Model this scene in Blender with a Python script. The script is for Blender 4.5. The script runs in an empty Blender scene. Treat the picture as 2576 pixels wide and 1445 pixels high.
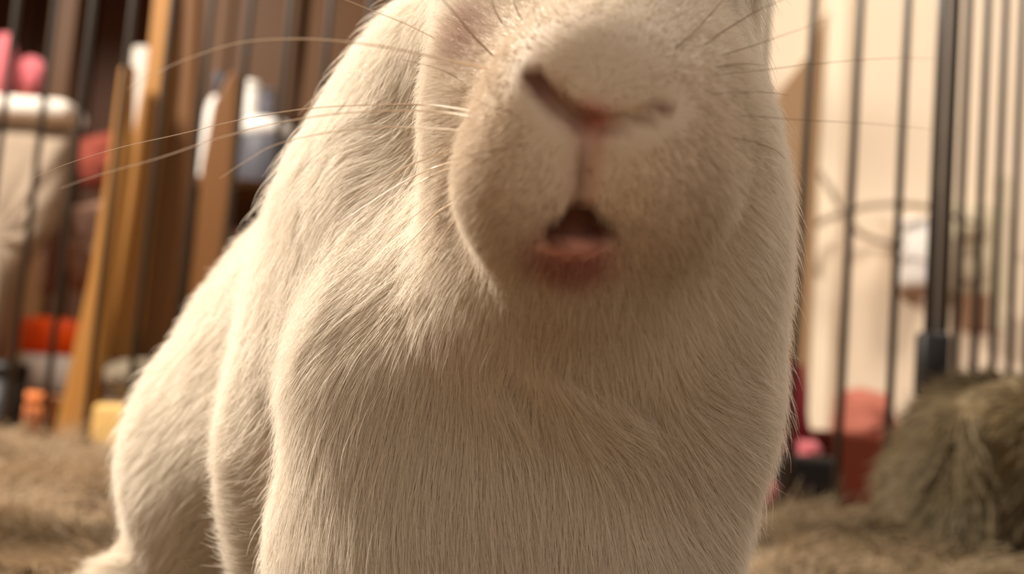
import bpy, math, random
import numpy as np
from mathutils import Vector, Matrix

random.seed(4)
RNG = np.random.default_rng(11)
scene = bpy.context.scene
COL = scene.collection

# ------------------------------------------------------------------ camera
FPX = 3110.0
CAMZ = 0.07
PITCH, ROLL = math.radians(5.9), math.radians(4.5)
CAM = np.array([0.0, 0.0, CAMZ])
FWD = np.array([0.0, math.cos(PITCH), math.sin(PITCH)])
_r0 = np.array([1.0, 0.0, 0.0])
_u0 = np.array([0.0, -math.sin(PITCH), math.cos(PITCH)])
RIGHT = math.cos(ROLL) * _r0 + math.sin(ROLL) * _u0
UP = -math.sin(ROLL) * _r0 + math.cos(ROLL) * _u0
cd = bpy.data.cameras.new('camera')
cam = bpy.data.objects.new('camera', cd)
COL.objects.link(cam)
M = Matrix.Identity(4)
for i in range(3):
    M[i][0], M[i][1], M[i][2], M[i][3] = RIGHT[i], UP[i], -FWD[i], CAM[i]
cam.matrix_world = M
cd.sensor_width = 36.0
cd.lens = 36.0 * FPX / 2576.0
cd.clip_start = 0.01
cd.dof.use_dof = True
cd.dof.focus_distance = 0.202
cd.dof.aperture_fstop = 15.5
scene.camera = cam

# ------------------------------------------------------------------ light
w = bpy.data.worlds.new('world')
scene.world = w
w.use_nodes = True
w.node_tree.nodes['Background'].inputs[0].default_value = (1.0, 0.875, 0.745, 1)
w.node_tree.nodes['Background'].inputs[1].default_value = 0.46


def area(name, loc, target, size, power, color):
    d = bpy.data.lights.new(name, 'AREA')
    d.shape = 'DISK'
    d.size = size
    d.energy = power
    d.color = color
    o = bpy.data.objects.new(name, d)
    COL.objects.link(o)
    o.location = loc
    o.rotation_euler = (Vector(target) - Vector(loc)).to_track_quat('-Z', 'Y').to_euler()
    return o


area('room_lamp', (-0.80, 0.66, 0.85), (0.0, 0.26, 0.1), 0.22, 41.0, (1.0, 0.90, 0.78))
area('wall_fill_light', (0.9, 0.75, 1.7), (0.7, 1.6, 0.2), 0.4, 21.0, (1.0, 0.88, 0.77))  # unseen fill, added to brighten the cream wall

area('fill_light_behind_camera', (0.7, -1.3, 1.0), (0.0, 0.3, 0.05), 1.2, 5.0, (1.0, 0.88, 0.76))  # broad soft fill, added to lift the rabbit's shaded front

vs = scene.view_settings
vs.view_transform = 'Standard'
vs.look = 'None'
vs.exposure = 0.0
vs.gamma = 1.0
vs.use_curve_mapping = False
scene.cycles.use_denoising = True
scene.cycles.max_bounces = 8
scene.cycles.transparent_max_bounces = 8


# ------------------------------------------------------------------ helpers
def lin(c):
    out = []
    for v in c[:3]:
        v = v / 255.0
        out.append(v / 12.92 if v <= 0.04045 else ((v + 0.055) / 1.055) ** 2.4)
    return tuple(out) + (1.0,)


def at(px, py, d):
    """world point seen at a pixel, d metres along the view axis"""
    return CAM + d * (FWD + RIGHT * ((px - 1288.0) / FPX) - UP * ((py - 722.5) / FPX))


def aty(px, py, Y):
    """world point seen at a pixel on the upright plane y = Y"""
    r = FWD + RIGHT * ((px - 1288.0) / FPX) - UP * ((py - 722.5) / FPX)
    return CAM + r * (Y / r[1])


def tag(o, label=None, cat=None, group=None, kind=None):
    if label: o['label'] = label
    if cat: o['category'] = cat
    if group: o['group'] = group
    if kind: o['kind'] = kind
    return o


def material(name, color, rough=0.7, noise=0.0, scale=40.0, stretch=(1, 1, 1), bump=0.0, metallic=0.0,
             color2=None, sheen=0.0, spec=0.3):
    m = bpy.data.materials.new(name)
    m.use_nodes = True
    nt = m.node_tree
    b = nt.nodes['Principled BSDF']
    b.inputs['Roughness'].default_value = rough
    b.inputs['Metallic'].default_value = metallic
    b.inputs['Specular IOR Level'].default_value = spec
    if sheen:
        b.inputs['Sheen Weight'].default_value = sheen
    c1 = lin(color)
    tc = nt.nodes.new('ShaderNodeTexCoord')
    mp = nt.nodes.new('ShaderNodeMapping')
    mp.inputs['Scale'].default_value = stretch
    nt.links.new(tc.outputs['Object'], mp.inputs[0])
    nz = nt.nodes.new('ShaderNodeTexNoise')
    nz.inputs['Scale'].default_value = scale
    nz.inputs['Detail'].default_value = 5
    nt.links.new(mp.outputs[0], nz.inputs[0])
    mr = nt.nodes.new('ShaderNodeMapRange')
    mr.inputs['From Min'].default_value = 0.3
    mr.inputs['From Max'].default_value = 0.7
    nt.links.new(nz.outputs[0], mr.inputs[0])
    mix = nt.nodes.new('ShaderNodeMix')
    mix.data_type = 'RGBA'
    if color2 is None:
        c2 = tuple(v * (1 - noise) for v in c1[:3]) + (1,)
    else:
        c2 = lin(color2)
    mix.inputs[6].default_value = c1
    mix.inputs[7].default_value = c2
    nt.links.new(mr.outputs[0], mix.inputs[0])
    nt.links.new(mix.outputs[2], b.inputs['Base Color'])
    if bump:
        bp = nt.nodes.new('ShaderNodeBump')
        bp.inputs['Strength'].default_value = bump
        bp.inputs['Distance'].default_value = 0.002
        nt.links.new(nz.outputs[0], bp.inputs['Height'])
        nt.links.new(bp.outputs[0], b.inputs['Normal'])
    return m


def mesh_obj(name, verts, faces, mat, parent=None, smooth=True):
    me = bpy.data.meshes.new(name)
    me.from_pydata([tuple(map(float, v)) for v in verts], [], [tuple(int(i) for i in f) for f in faces])
    me.materials.append(mat)
    if smooth:
        me.shade_smooth()
    me.update()
    o = bpy.data.objects.new(name, me)
    COL.objects.link(o)
    if parent is not None:
        o.parent = parent
    return o


def empty(name, loc):
    o = bpy.data.objects.new(name, None)
    o.empty_display_size = 0.02
    COL.objects.link(o)
    o.location = tuple(map(float, loc))
    return o


class MB:
    """collects shapes of one part"""
    def __init__(self, origin=(0, 0, 0)):
        self.v, self.f, self.o = [], [], np.array(origin, float)

    def add(self, vs_, fs_):
        n = len(self.v)
        self.v += [np.asarray(v, float) - self.o for v in vs_]
        self.f += [tuple(i + n for i in f) for f in fs_]
        return self

    def box(self, c, s, bevel=0.0, rz=0.0):
        """rounded box by bevelled rings"""
        c = np.array(c, float)
        hx, hy, hz = np.array(s, float) / 2
        b = min(bevel, hx * .9, hy * .9, hz * .9)
        ca, sa = math.cos(rz), math.sin(rz)
        if b <= 0:
            rings = [(-hz, 0), (hz, 0)]
        else:
            rings = [(-hz, b), (-hz + b * .3, b * .3), (-hz + b, 0), (hz - b, 0), (hz - b * .3, b * .3), (hz, b)]
        pts = []
        for z, ins in rings:
            x, y = hx - ins, hy - ins
            k = b if b > 0 else 0
            if k:
                k = max(b - ins * 0.0, 0) * .5
                loop = [(-x + k, -y), (x - k, -y), (x, -y + k), (x, y - k), (x - k, y), (-x + k, y), (-x, y - k), (-x, -y + k)]
            else:
                loop = [(-x, -y), (x, -y), (x, y), (-x, y)]
            for (a, d) in loop:
                pts.append(c + np.array([a * ca - d * sa, a * sa + d * ca, z]))
        n = 8 if b > 0 else 4
        fs_ = [tuple(range(n))[::-1], tuple(range(len(pts) - n, len(pts)))]
        for r in range(len(rings) - 1):
            for i in range(n):
                j = (i + 1) % n
                fs_.append((r * n + i, r * n + j, (r + 1) * n + j, (r + 1) * n + i))
        return self.add(pts, fs_)

    def tube(self, pts, rad, n=10, closed_ends=True):
        pts = [np.array(p, float) for p in pts]
        if np.isscalar(rad):
            rad = [rad] * len(pts)
        vs_, fs_ = [], []
        ref = None
        for i, p in enumerate(pts):
            t = pts[min(i + 1, len(pts) - 1)] - pts[max(i - 1, 0)]
            t /= np.linalg.norm(t) + 1e-12
            if ref is None:
                ref = np.cross(t, [0, 0, 1.0]) if abs(t[2]) < .9 else np.cross(t, [1.0, 0, 0])
            a = ref - t * np.dot(ref, t)
            a /= np.linalg.norm(a)
            ref = a
            b = np.cross(t, a)
            for k in range(n):
                an = 2 * math.pi * k / n
                vs_.append(p + rad[i] * (math.cos(an) * a + math.sin(an) * b))
        for i in range(len(pts) - 1):
            for k in range(n):
                j = (k + 1) % n
                fs_.append((i * n + k, i * n + j, (i + 1) * n + j, (i + 1) * n + k))
        if closed_ends:
            fs_.append(tuple(range(n))[::-1])
            fs_.append(tuple(range(len(vs_) - n, len(vs_))))
        return self.add(vs_, fs_)

    def lathe(self, c, prof, n=24, squash=1.0, axis='z'):
        c = np.array(c, float)
        vs_, fs_ = [], []
        for (r, z) in prof:
            for k in range(n):
                a = 2 * math.pi * k / n
                q = [r * math.cos(a), r * math.sin(a) * squash, z]
                if axis == 'y':
                    q = [q[0], -q[2], q[1]]
                vs_.append(c + np.array(q))
        for i in range(len(prof) - 1):
            for k in range(n):
                j = (k + 1) % n
                fs_.append((i * n + k, i * n + j, (i + 1) * n + j, (i + 1) * n + k))
        fs_.append(tuple(range(n))[::-1])
        fs_.append(tuple(range(len(vs_) - n, len(vs_))))
        return self.add(vs_, fs_)

    def blob(self, c, r, wob=0.12, seed=0, nu=28, nv=18, flat=None):
        """soft lumpy closed form (cloth bundle, plush)"""
        c = np.array(c, float)
        rr = np.random.default_rng(seed)
        ph = rr.uniform(0, 6.28, 6)
        vs_, fs_ = [], []
        for i in range(nv + 1):
            th = math.pi * i / nv
            for k in range(nu):
                a = 2 * math.pi * k / nu
                s = 1 + wob * (math.sin(3 * a + ph[0] + 2 * th) * .5 + math.sin(5 * th + ph[1]) * .3 + math.sin(7 * a + ph[2] - 3 * th) * .25) * math.sin(th)
                q = np.array([math.sin(th) * math.cos(a) * r[0], math.sin(th) * math.sin(a) * r[1], math.cos(th) * r[2]]) * s
                if flat is not None and q[2] < -flat:
                    q[2] = -flat
                vs_.append(c + q)
        for i in range(nv):
            for k in range(nu):
                j = (k + 1) % nu
                fs_.append((i * nu + k, (i + 1) * nu + k, (i + 1) * nu + j, i * nu + j))
        return self.add(vs_, fs_)

    def build(self, name, mat, parent=None, smooth=True):
        return mesh_obj(name, self.v, self.f, mat, parent, smooth)


def single(name, mb, mat, label, cat, group=None, smooth=True):
    """a thing that is one mesh: origin at its base"""
    v = np.array(mb.v)
    o_ = np.array([(v[:, 0].min() + v[:, 0].max()) / 2, (v[:, 1].min() + v[:, 1].max()) / 2, v[:, 2].min()])
    o = mesh_obj(name, v - o_, mb.f, mat, None, smooth)
    o.location = tuple(o_)
    return tag(o, label, cat, group)


# ------------------------------------------------------------------ materials
MAT = {}
MAT['wall'] = material('cream_wall', (232, 214, 190), .8, .04, 6, bump=.05)
MAT['floor'] = material('wood_floor', (120, 82, 48), .5, .3, 20, (1, .1, 1))
MAT['wood_dark'] = material('dark_wood', (98, 56, 24), .55, .45, 14, (1, 1, .06), bump=.1)
MAT['wood_mid'] = material('brown_wood', (98, 63, 26), .5, .35, 16, (1, 1, .06), bump=.1)
MAT['wood_orange'] = material('orange_wood', (104, 66, 24), .5, .3, 16, (1, 1, .06))
MAT['wood_tan'] = material('tan_wood', (154, 108, 52), .45, .25, 18, (1, 1, .05), bump=.1)
MAT['wire'] = material('black_enamel_wire', (54, 48, 42), .35, .1, 60, spec=.5)
MAT['black'] = material('black_plastic', (24, 20, 18), .5, .1, 60)
MAT['white'] = material('white_plastic', (238, 234, 228), .5, .05, 40)
MAT['whitecloth'] = material('white_fabric', (216, 208, 198), .8, .08, 60)
MAT['beige'] = material('beige_cloth', (156, 140, 122), .9, .2, 30, bump=.3)
MAT['mauve'] = material('mauve_cloth', (165, 130, 112), .9, .25, 30, bump=.3)
MAT['pink'] = material('pink_plush', (214, 112, 120), .9, .1, 60, sheen=.3)
MAT['red'] = material('red_cloth', (140, 66, 52), .85, .2, 40)
MAT['darkred'] = material('dark_red_cloth', (125, 28, 36), .85, .25, 50)
MAT['brick'] = material('brick_red_card', (112, 46, 24), .8, .15, 50)
MAT['orange'] = material('orange_plastic', (255, 92, 20), .45, .08, 50)
MAT['peach'] = material('peach_plastic', (240, 140, 80), .6, .1, 50)
MAT['tanbox'] = material('tan_card', (205, 170, 105), .8, .12, 50)
MAT['grey'] = material('grey_fabric', (120, 108, 90), .85, .5, 22, (.3, 1, 5))
MAT['bluegrey'] = material('blue_grey_plastic', (86, 86, 94), .5, .2, 50)
MAT['green'] = material('yellow_green_plastic', (150, 150, 40), .5, .15, 50)
MAT['pinkbounce'] = material('salmon_bounce', (168, 100, 84), .85, .15, 20)  # pink bounced light put into the colour
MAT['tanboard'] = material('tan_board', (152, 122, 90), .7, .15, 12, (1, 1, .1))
MAT['cable'] = material('grey_cable', (165, 148, 128), .5, .1, 60)
MAT['plate'] = material('ivory_plate', (205, 192, 165), .5, .05, 60)
MAT['browncable'] = material('brown_plug', (130, 95, 70), .6, .1, 60)

# ------------------------------------------------------------------ setting
WALLY = 1.62
mb = MB(); mb.box((0.0, 0.9, -0.01), (4.6, 3.6, 0.02))
tag(mb.build('floor', MAT['floor'], smooth=False), kind='structure')
mb = MB(); mb.box((0.3, WALLY + .03, 1.2), (4.0, 0.06, 2.4))
tag(mb.build('wall_back', MAT['wall'], smooth=False), kind='structure')
mb = MB(); mb.box((-1.53, 0.9, 1.2), (0.06, 3.5, 2.4))
tag(mb.build('wall_left', MAT['wall'], smooth=False), kind='structure')

# cream door casing on the back wall, just right of the rabbit
p0 = aty(2052, 900, WALLY)
mb = MB(); mb.box((p0[0] - .002, WALLY - .011, 1.0), (0.035, 0.022, 2.0), .006)
tag(mb.build('trim_1', material('cream_trim', (244, 228, 202), .5, .03, 20), smooth=False), kind='structure')


# ------------------------------------------------------------------ bookcase (left)
def bookcase():
    YB = 1.40
    x0, x1 = aty(-260, 500, YB)[0], aty(1250, 200, YB)[0]
    root = empty('wooden_bookcase', ((x0 + x1) / 2, YB, 0))
    tag(root, 'brown wooden shelf unit with upright boards behind the wire pen on the left', 'shelf')
    o = root.location
    H = 0.95
    # back planks
    n = 9
    wdt = (x1 - x0) / n
    for i in range(n):
        m = MB(o); m.box((x0 + wdt * (i + .5), YB + .16, H / 2), (wdt - .004, .015, H), .003)
        m.build('plank', MAT['wood_dark'], root, False)
    for z, t, xa in ((.045, .02, x0), (.277, .012, aty(488, 480, 1.3)[0]), (.62, .018, x0), (H, .022, x0)):
        m = MB(o); m.box(((xa + x1) / 2, 1.385, z), (x1 - xa + .01, .34, t), .003)
        m.build('shelf_board', MAT['wood_mid'], root, False)
    for px, wd in ((190, .030), (560, .040), (690, .075), (890, .09), (1110, .09)):
        x = aty(px, 0, YB)[0]
        m = MB(o); m.box((x, YB - .02, H / 2 if px < 600 else .66), (wd, .02, H if px < 600 else .56), .003)
        m.build('upright' if px < 600 else 'door', MAT['wood_orange'] if px < 600 else MAT['wood_mid'], root, False)
    for x in (x0, x1):
        m = MB(o); m.box((x, YB + .07, H / 2), (.02, .20, H), .003)
        m.build('side_panel', MAT['wood_mid'], root, False)
    return root


bookcase()


# ------------------------------------------------------------------ wooden chair (tan leg and slab)
def px_slab(mb_, quad, Y, th, name=None):
    """board whose face runs through four image points on the plane y=Y, th thick backwards"""
    f = [aty(px, py, Y) for px, py in quad]
    b = [p + np.array([0, th, 0]) for p in f]
    n = len(f)
    fs_ = [tuple(range(n)), tuple(range(n, 2 * n))[::-1]]
    for i in range(n):
        j = (i + 1) % n
        fs_.append((j, i, n + i, n + j))
    return mb_.add(f + b, fs_)


def chair():
    Y = 1.12
    base = aty(300, 1000, Y)
    root = empty('wooden_chair', (base[0], Y + .12, 0))
    tag(root, 'tan wooden chair with broad upright slat and splayed leg outside the pen', 'chair')
    o = root.location

    def part(name, quad, y, th, mat, bev=.003):
        m = MB(o); px_slab(m, quad, y, th)
        ob = m.build(name, mat, root, False)
        md = ob.modifiers.new('bevel', 'BEVEL'); md.width = bev; md.segments = 3
        return ob
    # broad upright: pale front stile + browner slat beside it
    part('stile', [(386, -420), (440, -420), (436, 0), (425, 170), (385, 500), (352, 820), (330, 905), (292, 915), (262, 900), (272, 740), (300, 500), (366, 170), (384, 0)], Y, .026, MAT['wood_tan'])
    part('slat', [(440, -420), (505, -420), (498, 0), (478, 450), (455, 640), (430, 830), (405, 895), (335, 905), (356, 820), (389, 500), (428, 170), (439, 0)], Y + .01, .02, MAT['wood_orange'])
    part('slat', [(575, 180), (600, 180), (586, 420), (560, 640), (500, 900), (455, 900), (485, 640), (505, 420), (535, 260)], Y + .01, .02, MAT['wood_orange'])
    # splayed leg to the floor
    foot = [(118, 1150), (222, 1150), (238, 1000), (268, 720), (312, 380), (322, 150), (300, 170), (268, 420), (222, 700), (160, 980)]
    part('leg', foot[::-1], Y - .04, .028, MAT['wood_tan'])
    leg = aty(170, 1150, Y - .04)
    m = MB(o); m.tube([(leg[0], Y - .026, leg[2] + .01), (leg[0] - .012, Y - .026, .0)], [.017, .015], 12)
    m.build('leg', MAT['wood_tan'], root)
    # hidden rear leg, rail that carries the slats
    b = aty(430, 905, Y)
    m = MB(o); m.box((b[0] - .02, Y + .05, b[2] + .035), (.15, .03, .035), .005)
    m.build('rail', MAT['wood_mid'], root, False)
    m = MB(o); m.box((b[0] + .06, Y + .06, b[2] / 2 + .02), (.03, .03, b[2] + .04), .005)
    m.build('leg', MAT['wood_mid'], root, False)
    return root


chair()


# ------------------------------------------------------------------ clutter left
def px_cloth(name, outline, Y, depth, mat, label, cat, seed=0):
    """puffed cloth body: outline points on the plane y=Y, bulging both ways"""
    pts = [aty(px, py, Y) for px, py in outline]
    c = sum(pts) / len(pts)
    # refine outline
    ring = []
    n = len(pts)
    for i in range(n):
        p_, q_ = pts[i], pts[(i + 1) % n]
        for t in (0, 1 / 3, 2 / 3):
            ring.append(p_ * (1 - t) + q_ * t)
    m = len(ring)
    rr = np.random.default_rng(seed)
    vs_, fs_ = [], []
    fr = [(1.0, 0.0), (.93, .45), (.75, .75), (.5, .92), (.25, 1.0)]
    for sgn in (-1, 1):
        for (s, h) in fr if sgn < 0 else fr[1:]:
            for i, p_ in enumerate(ring):
                wv = 1 + .12 * math.sin(i * 1.7 + seed) * (h > 0)
                q_ = c + (p_ - c) * s
                vs_.append(q_ + np.array([0, sgn * depth * h * wv, 0]))
    nr = len(fr)
    for r in range(nr - 1):
        for i in range(m):
            j = (i + 1) % m
            fs_.append((r * m + i, r * m + j, (r + 1) * m + j, (r + 1) * m + i))
    off = nr * m
    for r in range(nr - 1):
        a0 = 0 if r == 0 else off + (r - 1) * m
        b0 = off + r * m
        for i in range(m):
            j = (i + 1) % m
            fs_.append((a0 + j, a0 + i, b0 + i, b0 + j))
    vs_.append(c + np.array([0, -depth, 0])); vs_.append(c + np.array([0, depth, 0]))
    fc, bc = len(vs_) - 2, len(vs_) - 1
    for i in range(m):
        j = (i + 1) % m
        fs_.append(((nr - 1) * m + i, (nr - 1) * m + j, fc))
        fs_.append((off + (nr - 2) * m + j, off + (nr - 2) * m + i, bc))
    mbx = MB(); mbx.add(vs_, fs_)
    return mbx if name is None else single(name, mbx, mat, label, cat)


YC = 1.30
# beige bag with a white band
YG = 1.18
bag = aty(90, 600, YG)
root = empty('cloth_bag', (bag[0], YG, .0))
tag(root, 'beige cloth bag with a white band at its mouth, far left behind the pen', 'bag')
px_cloth(None, [(-150, 300), (100, 305), (188, 330), (178, 430), (150, 560), (90, 640), (52, 690), (20, 760), (-60, 1060), (-220, 1070), (-240, 600)], YG, .022, None, None, None, 3).build('bag_body', MAT['beige'], None)
ob = bpy.context.scene.objects['bag_body']; ob.parent = root; ob.matrix_parent_inverse = Matrix.Translation(-Vector(root.location))
pa, pb = aty(-150, 262, YG), aty(196, 300, YG)
m = MB(root.location); m.box(((pa[0] + pb[0]) / 2, YG, (pa[2] + pb[2]) / 2), (pb[0] - pa[0], .056, .024), .009)
ob = m.build('mouth_band', MAT['whitecloth'], root)
c = aty(78, 190, YC)
m = MB(); m.blob(c, (.0165, .016, .021), .10, 3)
root = empty('plush_toy', (c[0], YC, c[2] - .04))
tag(root, 'small pink ball-headed plush toy with red collar above the beige bag', 'toy')
m2 = MB(root.location); m2.blob(c, (.0165, .016, .021), .10, 3); m2.build('head', MAT['pink'], root)
m2 = MB(root.location); m2.lathe((c[0] - .003, YC, c[2] - .042), [(.013, 0), (.016, .008), (.014, .02), (.009, .03)], 20); m2.build('collar', MAT['red'], root)
c = aty(4, 175, YC - .02)
m = MB(); m.blob(c, (.016, .016, .040), .06, 8)
single('plush_toy', m, MAT['pink'], 'tall pink plush bulb at the very left edge behind the pen', 'toy')
px_cloth('cloth_bundle', [(190, 520), (285, 500), (300, 640), (270, 720), (190, 735), (165, 640)], YC, .03, MAT['mauve'], 'mauve cloth bundle bulging behind the splayed chair leg', 'cloth', 1)
px_cloth('cloth_bundle', [(105, 520), (160, 500), (165, 650), (150, 735), (110, 745)], YC + .03, .025, MAT['mauve'], 'narrow mauve cloth strip right beside the beige bag', 'cloth', 2)
px_cloth('folded_cloth', [(200, 350), (300, 330), (305, 430), (260, 480), (205, 470)], YC + .01, .02, MAT['red'], 'dark red folded cloth above the mauve bundle', 'cloth', 4)


def tub(name, pxc, pyt, pyb, wpx, Y, mats, label, cat, bandfrac=.5):
    """round tub: coloured upper part, white lower part"""
    t, b = aty(pxc, pyt, Y), aty(pxc, pyb, Y)
    r = wpx / 2 / FPX * Y
    h = t[2] - b[2]
    root = empty(name, (b[0], Y, b[2]))
    tag(root, label, cat)
    m = MB(); m.lathe((0, 0, 0), [(r * .86, 0), (r * .95, .003), (r, h * bandfrac)], 28); m.build('cup', mats[1], root)
    m = MB(); m.lathe((0, 0, 0), [(r * 1.02, h * bandfrac), (r * 1.04, h * .9), (r * .98, h * .97), (r * .5, h)], 28); m.build('lid', mats[0], root)
    return root


tub('storage_tub', 125, 800, 985, 165, YC - .02, (MAT['orange'], MAT['whitecloth']), 'white tub with bright orange lid on the low shelf behind the pen', 'tub')
tub('storage_tub', 68, 985, 1130, 100, YC - .11, (MAT['peach'], MAT['peach']), 'small peach orange pot at rug level below the white tub', 'pot', .8)
tub('storage_tub', -10, 905, 1132, 110, 1.13, (MAT['black'], MAT['black']), 'black canister at the left edge beside the peach pot', 'canister', .8)


def pxbox(name, x0, y0, x1, y1, Y, dep, mat, label, cat, bevel=.004, base=None):
    a, b = aty(x0, (y0 + y1) / 2, Y), aty(x1, (y0 + y1) / 2, Y)
    t, bo = aty((x0 + x1) / 2, y0, Y), aty((x0 + x1) / 2, y1, Y)
    z0 = bo[2] if base is None else base
    root = None
    m = MB(); m.box(((a[0] + b[0]) / 2, Y + dep / 2, (t[2] + z0) / 2), (b[0] - a[0], dep, t[2] - z0), bevel)
    return single(name, m, mat, label, cat, smooth=False)


pxbox('cardboard_box', 228, 1018, 330, 1150, 1.02, .10, MAT['tanbox'], 'tan cardboard box standing between chair leg and rabbit haunch', 'box', base=0.0)
px_cloth('grey_slipper', [(268, 925), (310, 905), (400, 900), (430, 960), (400, 1020), (330, 1010), (270, 985)], 1.10, .03, MAT['grey'], 'grey striped slipper under the chair slats', 'slipper', 6)


def bottle(pxc, pyt, pyb, wpx, Y, matb, matc, label, cat='bottle'):
    t, b = aty(pxc, pyt, Y), aty(pxc, pyb, Y)
    r = wpx / 2 / FPX * Y
    h = t[2] - b[2]
    root = empty('bottle', (b[0], Y, b[2]))
    tag(root, label, cat)
    m = MB(); m.lathe((0, 0, 0), [(r * .9, 0), (r, .004), (r, h * .62), (r * .85, h * .72), (r * .45, h * .80)], 24); m.build('body', matb, root)
    m = MB(); m.lathe((0, 0, 0), [(r * .5, h * .78), (r * .52, h * .97), (r * .4, h)], 20); m.build('cap', matc, root)
    return root


bottle(522, 180, 475, 56, YC, MAT['white'], MAT['bluegrey'], 'white bottle with lavender grey cap on the shelf left of the blue-grey jar')
a = aty(358, 200, YC)
m = MB(); m.lathe((a[0], YC, .0556), [(.0125, 0), (.013, .002), (.013, aty(358, 125, YC)[2] - .057), (.0125, aty(358, 125, YC)[2] - .055), (.006, aty(358, 125, YC)[2] - .056)], 24)
single('paper_roll', m, MAT['whitecloth'], 'tall white paper roll half hidden by the pale chair stile', 'paper roll')
c = aty(640, 380, YC)


def jar(pxc, pyt, pyb, wpx, Y, matb, matl, label):
    t, b = aty(pxc, pyt, Y), aty(pxc, pyb, Y)
    r = wpx / 2 / FPX * Y
    h = t[2] - b[2]
    root = empty('jar', (b[0], Y, b[2]))
    tag(root, label, 'jar')
    m = MB(); m.lathe((0, 0, 0), [(r * .92, 0), (r, .004), (r, h * .7), (r * .9, h * .78)], 26); m.build('body', matb, root)
    m = MB(); m.lathe((0, 0, 0), [(r * .92, h * .76), (r * .94, h * .96), (r * .8, h)], 26); m.build('lid', matl, root)


jar(655, 305, 479, 130, YC, MAT['bluegrey'], MAT['white'], 'blue-grey jar with white lid beside the rabbit shoulder')
jar(622, 205, 304, 50, YC, MAT['white'], MAT['white'], 'small white jar above the large blue-grey jar')
jar(668, 225, 305, 38, YC + .003, MAT['bluegrey'], MAT['bluegrey'], 'small blue-grey jar right of the small white jar')
bottle(478, 600, 1012, 44, YC - .02, MAT['green'], MAT['green'], 'yellow-green bottle peeking out beside the rabbit back')

# ------------------------------------------------------------------ right side clutter
root = None
wY = 1.30
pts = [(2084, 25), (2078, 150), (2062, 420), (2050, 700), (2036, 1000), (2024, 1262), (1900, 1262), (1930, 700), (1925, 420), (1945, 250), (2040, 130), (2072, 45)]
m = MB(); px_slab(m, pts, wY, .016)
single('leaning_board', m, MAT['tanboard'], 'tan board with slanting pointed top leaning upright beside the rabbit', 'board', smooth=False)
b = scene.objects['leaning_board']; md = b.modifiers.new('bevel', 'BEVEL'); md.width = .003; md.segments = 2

pxbox('black_box', 1955, 1148, 2112, 1330, .84, .08, MAT['black'], 'low black box behind the rug at the rabbit right flank', 'box', base=0)
pxbox('red_box', 2085, 1090, 2272, 1330, .93, .10, MAT['brick'], 'brick red cardboard box behind the pen wires', 'box', base=0)
px_cloth('red_bag', [(1960, 900), (2016, 915), (2024, 1000), (2030, 1085), (2062, 1110), (2066, 1150), (2040, 1200), (1880, 1260), (1890, 1000)], .95, .025, MAT['darkred'], 'dark wine red bag standing between rabbit and cream wall', 'bag', 5)
px_cloth('pink_cloth', [(2010, 1108), (2050, 1110), (2068, 1135), (2050, 1158), (2005, 1160)], .90, .01, MAT['pink'], 'small pink cloth tuck lying on the black box', 'cloth', 7)
px_cloth('pink_cloth', [(1890, 1190), (1930, 1185), (1955, 1225), (1945, 1265), (1880, 1290)], .80, .012, MAT['pink'], 'coral pink cloth scrap at the rug edge touching the fur', 'cloth', 9)
px_cloth('pink_wall_bounce', [(2112, 985), (2165, 975), (2228, 992), (2238, 1060), (2262, 1075), (2262, 1180), (2100, 1180), (2102, 1060)], 1.20, .05, MAT['pinkbounce'], 'salmon pink form standing in for bounced light on the wall behind the red box', 'cushion', 11)  # added puffed form; its pink stands for light bounced on the wall

# power adapter, outlet, cables on the back wall
YW = WALLY - .03
a = aty(2305, 640, YW)
root = empty('power_adapter', (a[0], YW, a[2] - .045)); tag(root, 'white power adapter plugged in low on the cream wall', 'adapter')
m = MB(root.location); m.box((a[0], YW, a[2]), (.046, .05, .092), .009); m.build('casing', MAT['white'], root)
m = MB(root.location); m.box((a[0] + .003, YW, a[2] - .050), (.040, .044, .008), .002); m.build('base_cap', MAT['browncable'], root, False)
a = aty(2452, 625, YW + .01)
root = empty('wall_outlet', (a[0], YW + .02, a[2] - .06)); tag(root, 'ivory double wall outlet behind the side pen wires', 'outlet')
m = MB(root.location); m.box((a[0], WALLY - .006, a[2]), (.085, .012, .125), .004); m.build('cover_plate', MAT['plate'], root)
for dz in (-.028, .028):
    m = MB(root.location); m.box((a[0], WALLY - .014, a[2] + dz), (.034, .006, .03), .003); m.build('socket', MAT['plate'], root)
a = aty(2455, 790, YW)
m = MB(); m.box((a[0], YW - .005, a[2]), (.03, .03, .052), .005)
single('plug', m, MAT['browncable'], 'brown plug hanging below the ivory outlet', 'plug', smooth=False)
a = aty(2505, 640, YW - .02)
m = MB(); m.box((a[0], YW - .03, a[2]), (.018, .012, .205), .004)
single('cable_cover', m, MAT['plate'], 'narrow pale vertical cable cover right of the outlet', 'cable cover', smooth=False)
m = MB(); m.tube([aty(x, y, YW - .04 + .02 * math.sin(i)) for i, (x, y) in enumerate([(1960, 620), (2020, 582), (2075, 552), (2130, 532), (2180, 518), (2240, 513), (2300, 516), (2352, 522), (2400, 545), (2450, 560)])], .0042, 8)
single('power_cable', m, MAT['cable'], 'grey cord arching across the cream wall above the adapter', 'cord')
m = MB(); m.tube([aty(x, y, YW - .05) for x, y in [(2060, 430), (2085, 470), (2110, 515), (2135, 560), (2165, 588), (2205, 604), (2250, 612), (2275, 618)]], .0042, 8)
single('power_cable', m, MAT['cable'], 'grey cord drooping into the side of the white adapter', 'cord')


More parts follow.
